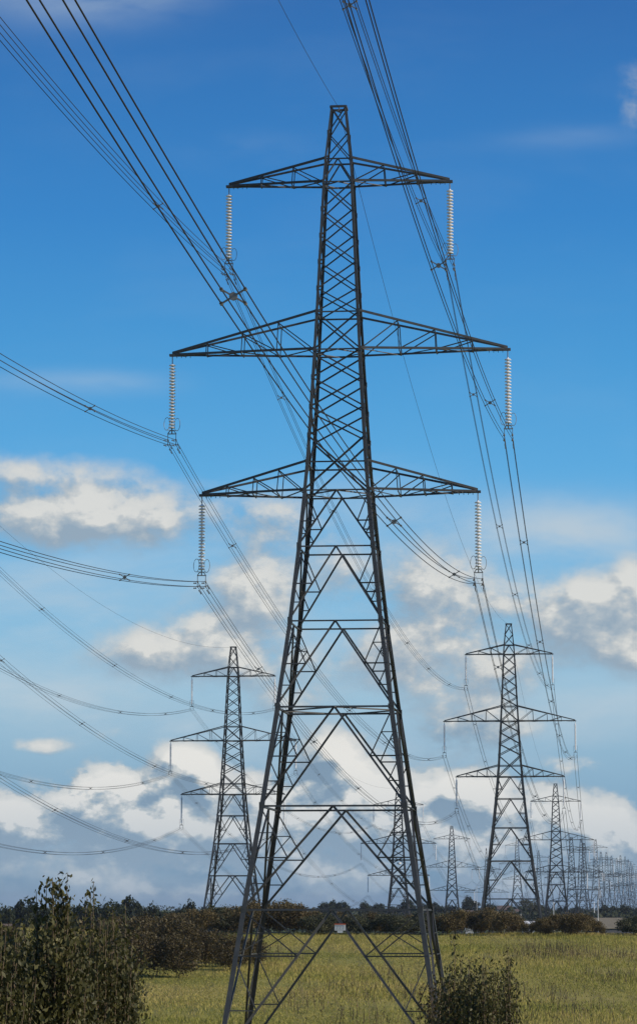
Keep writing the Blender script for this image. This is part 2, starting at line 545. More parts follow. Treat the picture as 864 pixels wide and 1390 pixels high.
def pylon_members(ext):
    """(kind, P, Q, size, outward normal) for every bracing bar"""
    out = []

    def X(z0, z1, s):
        for a, b in FACES:
            nrm = Vector((a[0] + b[0], a[1] + b[1], 0)).normalized()
            out.append(('diagonal_brace', cp(a, z0), cp(b, z1), s, nrm, 0.02))
            out.append(('diagonal_brace', cp(b, z0), cp(a, z1), s, nrm, -0.05))

    def H(z, s):
        for a, b in FACES:
            nrm = Vector((a[0] + b[0], a[1] + b[1], 0)).normalized()
            out.append(('horizontal_beam', cp(a, z), cp(b, z), s, nrm, 0.0))

    Z = ZL
    X(Z['top'], Z['pk'], .07); X(Z['pk'], Z['tt'], .07)
    for a, b in FACES:                                   # inverted V inside the top arm
        nrm = Vector((a[0] + b[0], a[1] + b[1], 0)).normalized()
        mid = lerp(cp(a, Z['tt']), cp(b, Z['tt']), .5)
        out.append(('diagonal_brace', mid, cp(a, Z['tb']), .09, nrm, 0.0))
        out.append(('diagonal_brace', mid, cp(b, Z['tb']), .09, nrm, -0.02))
    for p, q in zip(['tb', 'n1', 'n2', 'n3', 'n4'], ['n1', 'n2', 'n3', 'n4', 'mt']):
        X(Z[p], Z[q], .085)
    X(Z['mt'], Z['mb'], .10)
    for p, q in zip(['mb', 'm1', 'm2'], ['m1', 'm2', 'm3']):
        X(Z[p], Z[q], .10)
    X(Z['m3'], Z['bb'], .12)
    for k in ('tt', 'tb', 'mt', 'mb', 'bt', 'bb'):
        H(Z[k], .10)
    for k, s_ in (('tb', .07), ('mb', .07), ('bb', .08), ('k3', .09)):
        h_ = HW(Z[k])
        mids = [Vector((0, -h_, Z[k])), Vector((h_, 0, Z[k])), Vector((0, h_, Z[k])), Vector((-h_, 0, Z[k]))]
        for q in range(4):
            out.append(('plan_brace', mids[q], mids[(q + 1) % 4], s_, Vector((0, 0, 1)), 0.0))
    levels = ['bb', 'k1', 'k2', 'k3', 'k4', 'k5']
    zl = [Z[k] for k in levels] + ([-ext] if ext > 0 else [])
    for i in range(len(zl) - 1):
        z0, z1 = zl[i], zl[i + 1]
        s = [.11, .11, .12, .13, .14, .15][i]
        if i > 0:
            H(z0, .12 if i >= 3 else .10)
        big = i >= 2
        tP = [.55, .5, .5, .5, .5, .30][i]
        for a, b in FACES:
            nrm = Vector((a[0] + b[0], a[1] + b[1], 0)).normalized()
            mid = lerp(cp(a, z0), cp(b, z0), .5)
            for c in (a, b):
                foot = cp(c, z1)
                out.append(('main_brace', mid, foot, s, nrm, 0.0))
                P = lerp(mid, foot, tP)
                L1 = cp(c, P.z)
                out.append(('strut', cp(c, z0), P, .075, nrm, -0.02))
                out.append(('strut', L1, P, .085, nrm, 0.02))
                tq = .5 * (1 + tP)
                Q = lerp(mid, foot, tq)
                out.append(('strut', L1, Q, .07, nrm, -0.02))
                out.append(('strut', cp(c, Q.z), Q, .07, nrm, 0.02))
                if big:
                    Rr = lerp(cp(c, z0), P, .52)
                    out.append(('strut', cp(c, Rr.z), Rr, .06, nrm, 0.03))
                    out.append(('strut', Rr, L1, .06, nrm, -0.04))
    return out, zl


UNIT = {}


def unit_bar(s, material):
    key = (s, material.name)
    if key not in UNIT:
        mb = MB()
        mb.angle((0, 0, 0), (0, 0, 1), s, (1, 0, 0), (0, 1, 0))
        me = mb.mesh('steel_angle', material)
        UNIT[key] = me
    return UNIT[key]


def place_bar(name, P, Q, s, nrm, off, material, parent):
    d = Q - P
    L = d.length
    d = d / L
    e2 = (nrm - d * nrm.dot(d)).normalized()
    e1 = e2.cross(d).normalized()
    o = bpy.data.objects.new(name, unit_bar(s, material))
    org = P - e2 * (s * 0.5 + 0.03 - off) - e1 * s * 0.5
    o.matrix_local = Matrix(((e1.x, e2.x, d.x * L, org.x), (e1.y, e2.y, d.y * L, org.y), (e1.z, e2.z, d.z * L, org.z), (0, 0, 0, 1)))
    return link(o, parent)


def arm_bars(side, lvl):
    L, kb, kt, fr = ARMS[lvl]
    zb, zt = ZL[kb], ZL[kt]
    hb, ht = HW(zb), HW(zt)
    s = -1 if side == 'left' else 1
    B = lambda q, t: lerp(Vector((s * hb, q * hb, zb)), Vector((s * L, q * .13, zb)), t)
    T = lambda q, t: lerp(Vector((s * ht, q * ht, zt)), Vector((s * L, q * .13, zb + .10)), t)
    chords = [(B(q, 0), B(q, 1), .13) for q in (-1, 1)] + [(T(q, 0), T(q, 1), .14) for q in (-1, 1)]
    bars = []
    fs = [0] + list(fr)
    for q in (-1, 1):
        for i in range(1, len(fs)):
            bars.append((B(q, fs[i]), T(q, fs[i]), .06))
            bars.append((T(q, fs[i]), B(q, fs[i - 1]), .065))
    for i in range(1, len(fs)):
        bars.append((B(-1, fs[i]), B(1, fs[i]), .06))
        bars.append((B(-1 if i % 2 else 1, fs[i - 1]), B(1 if i % 2 else -1, fs[i]), .06))
        if i == 1 or lvl != 'top':
            bars.append((T(-1, fs[i]), T(1, fs[i]), .05))
    bars.append((B(-1, fs[-1]), B(1, .93), .06))
    return chords, bars, s, L, zb


def arm_mesh(side, lvl, material, with_bars):
    chords, bars, s, L, zb = arm_bars(side, lvl)
    mb = MB()
    for P, Q, w in chords:
        mb.angle(P, Q, w, (0, (1 if P.y < 0 else -1), 0), (0, 0, 1 if P.z > zb + .5 else 1))
    mb.bar((s * (L - .75), 0, zb + .03), (s * (L + .18), 0, zb + .03), .32, .13)
    for k in range(4):
        x = s * (L - .30 - .28 * k)
        mb.bar((x, -.1, zb - .02), (x, -.1, zb - .17), .035)
    if with_bars:
        for P, Q, w in bars:
            mb.bar(P, Q, w)
    return mb.mesh('cross_arm', material)


_cache = {}


def leg_mesh(c, zl, material, mw=1.0):
    mb = MB()
    lv = [49.72, 47.99, 46.29, 44.8, 43.04, 41.35, 39.67, 37.99, 36.5, 34.13, 32.37, 30.53, 28.73, 27.08] + zl
    for i in range(len(lv) - 1):
        z0, z1 = lv[i], lv[i + 1]
        zm = (z0 + z1) / 2
        s = (.12 if zm > 44.8 else .17 if zm > 34 else .21 if zm > 25 else .25 if zm > 12 else .29) * mw
        mb.angle(cp(c, z1, -.02), cp(c, z0, -.02), s, (-c[0], 0, 0), (0, -c[1], 0))
        if i > 0:                                        # bolted splice and gusset plates at the joint
            p = cp(c, z0, -.035)
            hgt = .16 if z0 > 25 else .24
            wd = s * .9 if z0 > 25 else s * 1.15
            for ax in (0, 1):
                e = Vector((-c[0], 0, 0)) if ax == 0 else Vector((0, -c[1], 0))
                o = Vector((0, c[1], 0)) if ax == 0 else Vector((c[0], 0, 0))
                a = p + o * .012
                vs = [a - Vector((0, 0, hgt)), a + e * wd - Vector((0, 0, hgt * .6)), a + e * wd + Vector((0, 0, hgt * .6)), a + Vector((0, 0, hgt))]
                vs2 = [v - o * .02 for v in vs]
                mb.add(vs + vs2, [(0, 1, 2, 3), (7, 6, 5, 4), (0, 4, 5, 1), (1, 5, 6, 2), (2, 6, 7, 3), (3, 7, 4, 0)])
    return mb.mesh('leg', material)


def build_pylon(level, loc, yaw, ext, label, peak=0.0, group='lattice pylons marching across the farmland'):
    """level 0: every bar its own part; 1: bars that show are parts; 2: joined lattice"""
    root = empty('pylon', loc, -yaw)
    tag(root, label, 'pylon', group)
    M = M_STEEL if level < 2 else M_STEEL_FAR
    mem, zl = pylon_members(ext)
    thick = {0: 0.95, 1: 1.2, 2: 2.2}[level]
    for i, c in enumerate(CORN):
        key = ('leg', c, level, ext)
        if key not in _cache:
            _cache[key] = leg_mesh(c, zl, M, {0: 1, 1: 1.1, 2: 1.4}[level])
        link(bpy.data.objects.new('leg', _cache[key]), root)
    # top cap of the peak
    key = ('cap', level)
    if key not in _cache:
        mb = MB()
        h = HW(49.89) + .04
        for a, b in FACES:
            mb.bar(Vector((a[0] * h, a[1] * h, 49.70)), Vector((b[0] * h, b[1] * h, 49.70)), .11, .13)
        _cache[key] = mb.mesh('peak_cap', M)
    link(bpy.data.objects.new('peak_cap', _cache[key]), root)
    joined = MB()
    for kind, P, Q, s, nrm, off in mem:
        own = level <= 1
        if own:
            place_bar(kind, P, Q, s * thick, nrm, off, M, root)
        else:
            joined.bar(P + nrm * (off - .08), Q + nrm * (off - .08), s * .75 * thick)
    if level > 1:
        key = ('lat', level, ext)
        if key not in _cache:
            _cache[key] = joined.mesh('lattice', M)
        link(bpy.data.objects.new('lattice', _cache[key]), root)['kind'] = 'stuff'
    for lvl in ARMS:
        for side in ('left', 'right'):
            key = ('arm', side, lvl, level)
            if key not in _cache:
                _cache[key] = arm_mesh(side, lvl, M, level > 0)
            a = link(bpy.data.objects.new('cross_arm', _cache[key]), root)
            if level == 0:
                for P, Q, w_ in arm_bars(side, lvl)[1]:
                    place_bar('lattice_bar', P, Q, w_ * 1.0, Vector((0, 1 if P.y > 0 else -1, .01)).normalized(), 0, M, a)
    if level == 0:
        for c in CORN:
            mb = MB()
            p = cp(c, -ext)
            mb.lathe([(.55, -.8), (.55, .1), (.38, .35)], tuple(p), 10)
            mb.obj('footing', M_CONC, root)
    if peak:
        mb = MB()
        h = HW(49.89)
        for a in CORN:
            mb.bar(Vector((a[0] * h, a[1] * h, 49.9)), Vector((a[0] * .12, a[1] * .12, 49.9 + peak)), .15)
        for k in range(3):
            z0, z1 = 49.9 + peak * k / 3, 49.9 + peak * (k + 1) / 3
            h0, h1 = lerp(h, .12, k / 3), lerp(h, .12, (k + 1) / 3)
            for a, b in FACES:
                mb.bar(Vector((a[0] * h0, a[1] * h0, z0)), Vector((b[0] * h1, b[1] * h1, z1)), .1)
        mb.obj('peak_extension', M, root)
    return root


# ---------------------------------------------------------------- insulator strings
N_DISC, PITCH_D, Z_D0 = 21, 0.196, -0.52
DROP = 5.4                                              # from arm to the middle of the cable bundle


def disc_mesh():
    mb = MB()
    mb.lathe([(.035, -.075), (.06, -.06), (.16, -.075), (.205, -.06), (.21, -.035), (.13, .015), (.06, .03), (.058, .085), (.03, .095)], (0, 0, 0), 14)
    return mb.mesh('disc', M_CERAM, True)


def fittings(parent, full=True):
    mb = MB()
    mb.tube([(0, 0, .02), (0, 0, Z_D0 + .08)], .03, 6)
    mb.obj('shackle', M_GALV, parent)
    zb = Z_D0 - (N_DISC - 1) * PITCH_D - .1              # just under the last disc
    mb = MB()
    mb.bar((0, 0, zb + .05), (0, 0, zb - .34), .07)
    mb.bar((-.27, 0, zb - .33), (.27, 0, zb - .33), .10, .05)
    mb.bar((-.12, 0, zb - .12), (-.27, 0, zb - .34), .05)
    mb.bar((.12, 0, zb - .12), (.27, 0, zb - .34), .05)
    mb.bar((0, 0, zb - .12), (.13, 0, zb - .12), .06)
    mb.bar((0, 0, zb - .12), (-.13, 0, zb - .12), .06)
    for s in (-1, 1):
        mb.bar((s * .25, 0, zb - .3), (s * .25, 0, -DROP - .16), .035)
    mb.obj('yoke', M_GALV, parent)
    for s in (-1, 1):                                    # racket shaped arcing horns, one each side of the string
        mb = MB()
        pts = []
        c = Vector((s * .30, 0, zb + .28))
        for k in range(15):
            a = -math.pi / 2 + 2 * math.pi * k / 14 * .97
            pts.append(c + Vector((s * .02, math.cos(a) * .34, math.sin(a) * .46)) + Vector((0, 0, 0)))
        pts = [Vector((c.x + .18 * math.cos(k / 14 * 2 * math.pi), .16 * s + .12 * math.sin(k / 7 * math.pi), c.z + .42 * math.sin(k / 14 * 2 * math.pi))) for k in range(15)]
        mb.tube(pts, .018, 5, False)
        mb.tube([pts[11], Vector((0, 0, zb - .1))], .018, 5)
        mb.obj('arcing_horn', M_GALV, parent)
    for sx_ in (-1, 1):
        for sz in (-1, 1):
            mb = MB()
            c = Vector((sx_ * .25, 0, -DROP + sz * .15))
            mb.tube([c + Vector((0, -.20, -.02)), c + Vector((0, -.07, .0)), c + Vector((0, .07, .0)), c + Vector((0, .20, -.02))], [.03, .055, .055, .03], 6)
            mb.obj('clamp', M_GALV, parent)


def far_insulator_mesh():
    mb = MB()
    prof = []
    for k in range(N_DISC):
        z = Z_D0 - k * PITCH_D
        prof += [(.07, z + .09), (.20, z - .04), (.08, z - .06)]
    mb.lathe([(.03, .02)] + prof, (0, 0, 0), 8)
    return mb.mesh('insulator_discs', M_CERAM)


def far_yoke_mesh():
    zb = Z_D0 - (N_DISC - 1) * PITCH_D - .1
    mb = MB()
    mb.bar((0, 0, zb), (0, 0, zb - .4), .08)
    mb.bar((-.27, 0, zb - .34), (.27, 0, zb - .34), .10)
    for s in (-1, 1):
        mb.bar((s * .25, 0, zb - .3), (s * .25, 0, -DROP - .16), .05)
        mb.bar((s * .30, 0, zb - .2), (s * .34, 0, zb + .6), .03)
        mb.bar((s * .05, 0, zb + .6), (s * .34, 0, zb + .6), .03)
    return mb.mesh('yoke', M_GALV)


DISC = disc_mesh()
FARINS, FARYOKE = far_insulator_mesh(), far_yoke_mesh()


def swap_sides(s):
    return s


def world_pt(loc, yaw, x, z):
    return Vector((loc[0] + x * math.cos(yaw), loc[1] - x * math.sin(yaw), loc[2] + z))


def hang_insulators(loc, yaw, level, phrase):
    for (side, lvl), (x, z) in ATT.items():
        p = world_pt(loc, yaw, x, z - .02)
        lab = f"insulator string at the {side} tip of the {lvl} arm of {phrase}"
        if level == 0:
            r = empty('insulator_string', p, -yaw)
            for k in range(N_DISC):
                o = bpy.data.objects.new('disc', DISC)
                o.location = (0, 0, Z_D0 - k * PITCH_D)
                link(o, r)
            fittings(r)
        elif level == 1:
            r = empty('insulator_string', p, -yaw)
            link(bpy.data.objects.new('discs', FARINS), r)
            link(bpy.data.objects.new('yoke', FARYOKE), r)
        else:
            r = bpy.data.objects.new('insulator_string', FARINS)
            r.location = p
            r.rotation_euler = (0, 0, -yaw)
            link(r)
        tag(r, lab, 'insulator', 'insulator strings hanging from pylon cross arms')


# ---------------------------------------------------------------- cables
def span_pts(P, Q, sag, n):
    return [P + (Q - P) * (i / n) - Vector((0, 0, 4 * sag * (i / n) * (1 - i / n))) for i in range(n + 1)]


def spacer(parent, c, t, e, v):
    mb = MB()
    for a, b in ((-1, -1), (1, -1), (1, 1), (-1, 1)):
        k = c + e * a * .25 + v * b * .15
        mb.bar(c, k, .035)
        mb.tube([k - t * .06, k + t * .06], .042, 6)
    mb.tube([c - t * .03, c + t * .03], .09, 8)
    mb.obj('spacer', M_GALV, parent)


def bundle(P, Q, sag, level, label, group, s_from=None, rad=.0165):
    root = empty('conductor_bundle', P)
    tag(root, label, 'power line', group)
    T = (Q - P)
    th_ = Vector((T.x, T.y, 0)).normalized()
    e = Vector((th_.y, -th_.x, 0))
    L = T.length
    n = {0: 70, 1: 40, 2: 24, 3: 12}[level]
    loc0 = Vector((0, 0, 0))
    Q0 = Q - P
    up = Vector((0, 0, 1))
    if level == 3:
        mb = MB()
        for a, b in ((-1, 1), (1, 1), (1, -1), (-1, -1)):
            mb.tube([p + e * a * .25 + up * b * .15 for p in span_pts(loc0, Q0, sag, n)], .016, 3, False)
        mb.obj('cable', M_CABLE, root)
        return
    for a, b in ((-1, -1), (1, -1), (1, 1), (-1, 1)):
        mb = MB()
        pts = span_pts(loc0, Q0, sag, n)
        mb.tube([p + e * a * .25 + up * b * .15 for p in pts], rad, 6 if level == 0 else 4, False)
        mb.obj('cable', M_CABLE, root, True)
    if level <= 1:
        s = 30.0
        while s < L - 15:
            f_ = s / L
            c = loc0 + Q0 * f_ - up * 4 * sag * f_ * (1 - f_)
            t = (Q0 - up * 4 * sag * (1 - 2 * f_)).normalized()
            v = e.cross(t) * -1
            if v.z < 0: v = -v
            spacer(root, c, t, e, v)
            s += random.choice([40, 44, 48])
    if level == 0:                                        # vibration dampers by the clamps
        for end in (0, 1):
            for a, b in ((-1, -1), (1, -1), (1, 1), (-1, 1)):
                for dd_ in (.85, 1.5):
                    f_ = dd_ / L if end == 0 else 1 - dd_ / L
                    c = loc0 + Q0 * f_ - up * 4 * sag * f_ * (1 - f_) + e * a * .25 + up * b * .15
                    t = (Q0 - up * 4 * sag * (1 - 2 * f_)).normalized()
                    mb = MB()
                    mb.bar(c + up * .02, c - up * .10, .025)
                    mb.tube([c - up * .10 - t * .17, c - up * .10 + t * .17], .010, 4)
                    for q in (-1, 1):
                        mb.tube([c - up * .105 + t * q * .10, c - up * .105 + t * q * .19], .034, 6)
                    mb.obj('damper', M_CERAM_CAP, root)


def earth_wire(P, Q, sag, label, group):
    mb = MB()
    mb.tube([p - P for p in span_pts(P, Q, sag, 60)], .014, 4, False)
    o = mb.obj('earth_wire', M_CABLE)
    o.location = P
    tag(o, label, 'power line', group)


def un(x, y, Y):
    """point of the sight line through a measured photo position at depth Y (used for survey)"""
    z = Y * math.tan(PITCH + math.atan((650 - y) / F))
    d = Y * math.cos(PITCH) + z * math.sin(PITCH)
    return Vector(((x - 432) / F * d, Y, z))


TH = R(5.57)
# line, base position, extension, phrase
A = [((1.28, 184.0, 0.0), 8.95, 'the huge front pylon', 0),
     ((30.4, 482.0, -4.4), 0, 'the second right-hand pylon', 1),
     ((66.0, 846.4, -14.9), 0, 'the third right-hand pylon', 2),
     ((97.7, 1177.6, -21.9), 0, 'the fourth right-hand pylon', 2),
     ((130, 1509, -15.5), 0, 'the fifth right-hand pylon', 2),
     ((164.0, 1803.0, -8.4), 0, 'the sixth right-hand pylon', 2),
     ((205.0, 2171, -9.1), 0, 'the seventh right-hand pylon', 2),
     ((246.0, 2484, -5.7), 0, 'the eighth right-hand pylon', 2),
     ((283.0, 2815, -1.0), 0, 'the ninth right-hand pylon', 2),
     ((320.0, 3128, -1.4), 0, 'the tenth right-hand pylon', 2),
     ((364.0, 3496, -5.5), 0, 'the last right-hand pylon', 2)]
B = [((-14.1, 500.5, -6.5), 0, 'the first left-hand pylon', 1),
     ((22.2, 846.4, -15.9), 0, 'the second left-hand pylon', 2),
     ((50.7, 1159.2, -18.1), 0, 'the third left-hand pylon', 2),
     ((79.3, 1440.0, -26.0), 0, 'the tall-peaked left-hand pylon', 2),
     ((115.1, 1766.4, -7.8), 0, 'the fifth left-hand pylon', 2),
     ((153.0, 2120, -8.8), 0, 'the sixth left-hand pylon', 2),
     ((188.0, 2484, -6.0), 0, 'the seventh left-hand pylon', 2),
     ((226.0, 2830, -1.8), 0, 'the last left-hand pylon', 2)]
C3 = [((X_, Y_, Z_), 0, p_, 2) for (X_, Y_, Z_, p_) in [(141.0, 1619, -14.6, 'the first middle-line pylon'), (179.0, 1932, -13.4, 'the second middle-line pylon'), (221.0, 2300, -9.3, 'the third middle-line pylon'),
    (261.0, 2668, -4.8, 'the fourth middle-line pylon'), (299.0, 2944, -1.6, 'the fifth middle-line pylon'), (341.0, 3312, -2.0, 'the sixth middle-line pylon')]]
PYL = {'right-hand': ['towering dark lattice pylon filling the middle of the view, nearest of all',
    'dark lattice pylon just right of the towering one, second largest on the right',
    'lattice pylon overlapping the right leg side of the second largest right-hand pylon',
    'distant pylon almost in line behind, slightly right of the third right-hand pylon',
    'small distant pylon just right of the fourth one in the dense right-hand cluster',
    'distant pylon whose wide top arm sticks out right of the dense cluster',
    'thin hazy pylon in the gap right of the dense cluster',
    'hazy pylon, left one of the close pair near the right edge',
    'hazy pylon, right one of the close pair near the right edge',
    'tiny hazy pylon between the close pair and the last one at the edge',
    'last and smallest hazy pylon, cut by the right edge of the view'],
 'left-hand': ['dark lattice pylon standing left of the towering one behind russet bushes',
    'pylon with white antennas seen between the legs of the towering pylon',
    'distant pylon standing alone in the gap right of the towering pylon',
    'distant pylon with a tall peak touching the second right-hand pylon on its left',
    'hazy pylon framed between the legs of the second right-hand pylon',
    'hazy pylon just right of the right leg of the second right-hand pylon',
    'hazy pylon behind the left leg of the third right-hand pylon',
    'faint pylon behind the body of the third right-hand pylon'],
 'middle': ['hazy pylon crowding close behind the fifth right-hand pylon in the dense cluster',
    'hazy pylon just right of the wide-armed sixth right-hand pylon',
    'thin pylon just right of the seventh right-hand pylon',
    'thin pylon just left of the close pair near the right edge',
    'pale pylon just right of the close pair near the right edge',
    'pale small pylon second from the right edge of the view']}
for line, T in (('right-hand', A), ('left-hand', B), ('middle', C3)):
    for i, (loc, ext, phrase, level) in enumerate(T):
        nxt = T[i + 1][0] if i + 1 < len(T) else None
        prv = T[i - 1][0] if i > 0 else None
        yaw = TH
        r = build_pylon(level, loc, yaw, ext, PYL[line][i], 5.0 if (line == 'left-hand' and i == 3) else 0.0)
        hang_insulators(loc, yaw, level, phrase)
        if line == 'right-hand' and i == 0:
            big = r
        if line == 'left-hand' and i == 1:
            b1 = r

# previous pylons of both lines stand outside the view; cables run on to their arms
PREV = {'right-hand': ((-28.09, -127.4, 55.28 - 49.89), -0.09, 9.75, 11.1), 'left-hand': ((-41.49, 215.06, 47.55 - 49.89), 0.36, 8.19, 8.03)}
for line, T in (('right-hand', A), ('left-hand', B), ('middle', C3)):
    pl, pyaw, psag, pse = PREV.get(line, (None,) * 4)
    g1 = f'four-cable bundles strung along the {line} line of pylons'
    for (side, lvl), (x, z) in ATT.items():
        if pl:
          P = world_pt(T[0][0], TH, x, z - DROP - .02)
          Q = world_pt(pl, pyaw, x, z - DROP - .02)
          way = 'overhead' if line == 'right-hand' else 'leftwards'
          bundle(P, Q, psag, 0 if line == 'right-hand' else 1, f"four-cable bundle {way} from the {side} {lvl} arm of {T[0][2]}", g1)
        for i in range(len(T) - 1):
            P = world_pt(T[i][0], TH, x, z - DROP - .02)
            Q = world_pt(T[i + 1][0], TH, x, z - DROP - .02)
            L = (Q - P).length
            lev = min(3, i + (0 if line == 'right-hand' else 1)) if i < 3 and line != 'middle' else 3
            bundle(P, Q, 9.0 * (L / 300) ** 2 * .75, lev, f"four-cable bundle onward from the {side} {lvl} arm of {T[i][2]}", g1)
    if pl:
      P = world_pt(T[0][0], TH, 0, 49.7)
      Q = world_pt(pl, pyaw, 0, 49.7)
      earth_wire(P, Q, pse, f"thin earth wire from the peak of {T[0][2]} towards the upper left", f'earth wires of the {line} line')
    for i in range(len(T) - 1):
        P = world_pt(T[i][0], TH, 0, 49.7)
        Q = world_pt(T[i + 1][0], TH, 0, 49.7)
        earth_wire(P, Q, 7.0, f"thin earth wire onward from the peak of {T[i][2]}", f'earth wires of the {line} line')

# ---------------------------------------------------------------- plate on the big pylon
# sits on the front face brace; local frame of the pylon: -y faces the camera
zz = -1.02
plate = MB()
yf = -HW(zz) - .10
PX = .52
plate.bar((PX - .32, yf, zz + .0), (PX + .32, yf, zz + .0), .02, .36)
pl_o = plate.obj('notice_plate', M_WHITE, big)
pl_o['label'] = 'small white notice plate with a red top edge'
rb = MB()
rb.bar((PX - .33, yf - .02, zz + .19), (PX + .33, yf - .02, zz + .19), .025, .06)
rb.obj('red_band', M_RED, pl_o)
for k, x in enumerate((PX - .18, PX, PX + .18)):
    mk = MB()
    for a, b in (((-.06, .07), (.06, .07)), ((.06, .07), (-.04, -.07)), ((-.06, -.07), (.06, -.07))):
        mk.bar((x + a[0], yf - .014, zz - .02 + a[1]), (x + b[0], yf - .014, zz - .02 + b[1]), .006, .02)
    mk.obj('faded_mark', M_GREY, pl_o)
lp = MB()
lp.bar((PX - .16, yf, zz - .25), (PX + .16, yf, zz - .25), .02, .12)
lp.obj('lower_plate', M_WHITE, pl_o)
# small clamp of the earth wire
ec = MB()
ec.bar((0, 0, 49.85), (0.02, -.1, 49.45), .06)
ec.bar((-.1, -.1, 49.5), (.12, -.1, 49.4), .09)
ec.obj('earth_wire_clamp', M_GALV, big)
# telecom antennas on the second left-hand pylon
for (x, z, h_, w_) in ((-1.9, 5.6, 2.3, .55), (1.2, 46.0, .7, .6), (.3, 28.6, .7, .6)):
    mb = MB()
    y = -HW(z) - .5
    if h_ > 1:
        mb.lathe([(w_, -h_ / 2), (w_, h_ / 2)], (x - .6, y, z), 10)
        mb.lathe([(w_ * .7, -h_ / 2), (w_ * .7, h_ / 2)], (x + .7, y, z - .4), 10)
    else:
        mb.lathe([(.15, -.3), (w_, -.1), (w_, .3)], (x, y, z), 12)
    mb.obj('antenna', M_WHITE, b1)


# ================================================================ plants
def leaves(centres, size, aspect, up=0.0, jit=0.35):
    """one rhombic leaf per centre, random orientation"""
    n = len(centres)
    d = rng.normal(size=(n, 3))
    d[:, 2] = np.abs(d[:, 2]) * (1 + up) + up * 0.8
    d /= np.linalg.norm(d, axis=1)[:, None]
    r = rng.normal(size=(n, 3))
    s = np.cross(d, r)
    s /= np.linalg.norm(s, axis=1)[:, None]
    L = size * (1 + jit * rng.normal(size=n)).clip(.4, 2)[:, None]
    W = L * aspect
    c = np.asarray(centres)
    v = np.stack([c - d * L * .5, c + s * W * .5, c + d * L * .5, c - s * W * .5], 1)
    return v.reshape(-1, 3)


def near_shrub(name, x, y, top_z, rad, n_sh, n_leaf, lm, size, label, cat='shrub', group=None, aspect=.48, spread=1.0, tall=0):
    """shrub of many upright shoots set with single leaves"""
    bz = float(gz(x, y))
    H = top_z - bz
    root = empty(name, (x, y, bz))
    tag(root, label, cat, group)
    st = MB()
    cs, n_each = [], n_leaf // n_sh
    for k in range(n_sh + tall):
        a = rng.uniform(0, 2 * math.pi)
        rr = rad * math.sqrt(rng.uniform(0, 1))
        is_tall = k >= n_sh
        if is_tall: rr *= .45
        h = H * (rng.uniform(.76, 1.02) - .12 * (rr / rad) ** 2)
        if is_tall: h = H + rng.uniform(.2, 1) * .46
        tip = Vector((rr * math.cos(a), rr * math.sin(a), h))
        b0 = Vector((tip.x * .25, tip.y * .25, 0))
        mid = lerp(b0, tip, .55) + Vector((tip.x * .22 * spread, tip.y * .22 * spread, .1))
        pts = []
        for i in range(8):
            t = i / 7
            p = b0 * (1 - t) ** 2 + mid * 2 * t * (1 - t) + tip * t * t
            pts.append(p + Vector(rng.normal(size=3) * .012 * (1 if i else 0)))
        st.tube(pts, [.016 * (1 - .8 * i / 7) for i in range(8)], 4, False)
        m = n_each if not is_tall else 62
        t = rng.uniform(.12, 1, m) ** (.6 if not is_tall else .2)
        P = np.array([list(p) for p in pts])
        idx = np.clip((t * 7).astype(int), 0, 6)
        fr = (t * 7 - idx)[:, None]
        c = P[idx] * (1 - fr) + P[idx + 1] * fr
        c += rng.normal(size=(m, 3)) * (.10 if not is_tall else .035)
        cs.append(c)
    st.obj('stem', M_STEM, root)
    cs = np.concatenate(cs)
    v = leaves(cs, size, aspect, .5)
    link(bpy.data.objects.new('foliage', np_mesh('foliage', v, 4, lm, rng.uniform(0, 1, len(cs)))), root)
    return root


def clump_crown(n, rx, rz, cz, n_cl, size, aspect=.7, lobes=.33, seed=0, gap=0.0):
    r = np.random.default_rng(seed)
    c = r.normal(size=(n_cl, 3))
    c /= np.linalg.norm(c, axis=1)[:, None]
    c *= (r.uniform(.25, 1, n_cl) ** .45)[:, None] * (1 - lobes * .6)
    c[:, 2] = np.where(c[:, 2] < -.5, -.5, c[:, 2])
    rad = r.uniform(.6, 1.25, n_cl) * lobes
    k = r.integers(0, n_cl, n)
    o = r.normal(size=(n, 3))
    o /= np.linalg.norm(o, axis=1)[:, None]
    p = c[k] + o * (rad[k] * r.uniform(.45, 1.1, n))[:, None]
    return p * np.array([rx, rx, rz]) + np.array([0, 0, cz])


TREES = {}


def tree_meshes(key, seed, h, rad, lm, n=2600, leaf=.45, trunk=.35, crown_lo=.25, n_cl=34):
    r = np.random.default_rng(seed)
    pc = clump_crown(n, rad, h * (1 - crown_lo) / 2, h * (1 + crown_lo) / 2, n_cl, leaf, lobes=.34, seed=seed)
    pc[:, 0] += .15 * rad * np.sin(pc[:, 2] * 1.3 + seed)
    v = leaves(pc, leaf, .75)
    fol = np_mesh('crown', v, 4, lm, r.uniform(0, 1, len(pc)))
    mb = MB()
    pts = [Vector((math.sin(i * 1.1 + seed) * .12 * i, math.cos(i * .9 + seed) * .1 * i, -.6 + h * .62 * i / 6)) for i in range(7)]
    mb.tube(pts, [trunk * (1 - .75 * i / 6) for i in range(7)], 7)
    for k in range(9):
        i = 2 + k % 4
        a = r.uniform(0, 6.28)
        e_ = pts[i] + Vector((math.cos(a) * rad * .65, math.sin(a) * rad * .65, h * r.uniform(.12, .30)))
        m_ = lerp(pts[i], e_, .5) + Vector((0, 0, -.05 * h))
        mb.tube([pts[i], m_, e_], [trunk * .35, trunk * .2, .03], 5)
    return fol, mb.mesh('trunk', M_BARK)


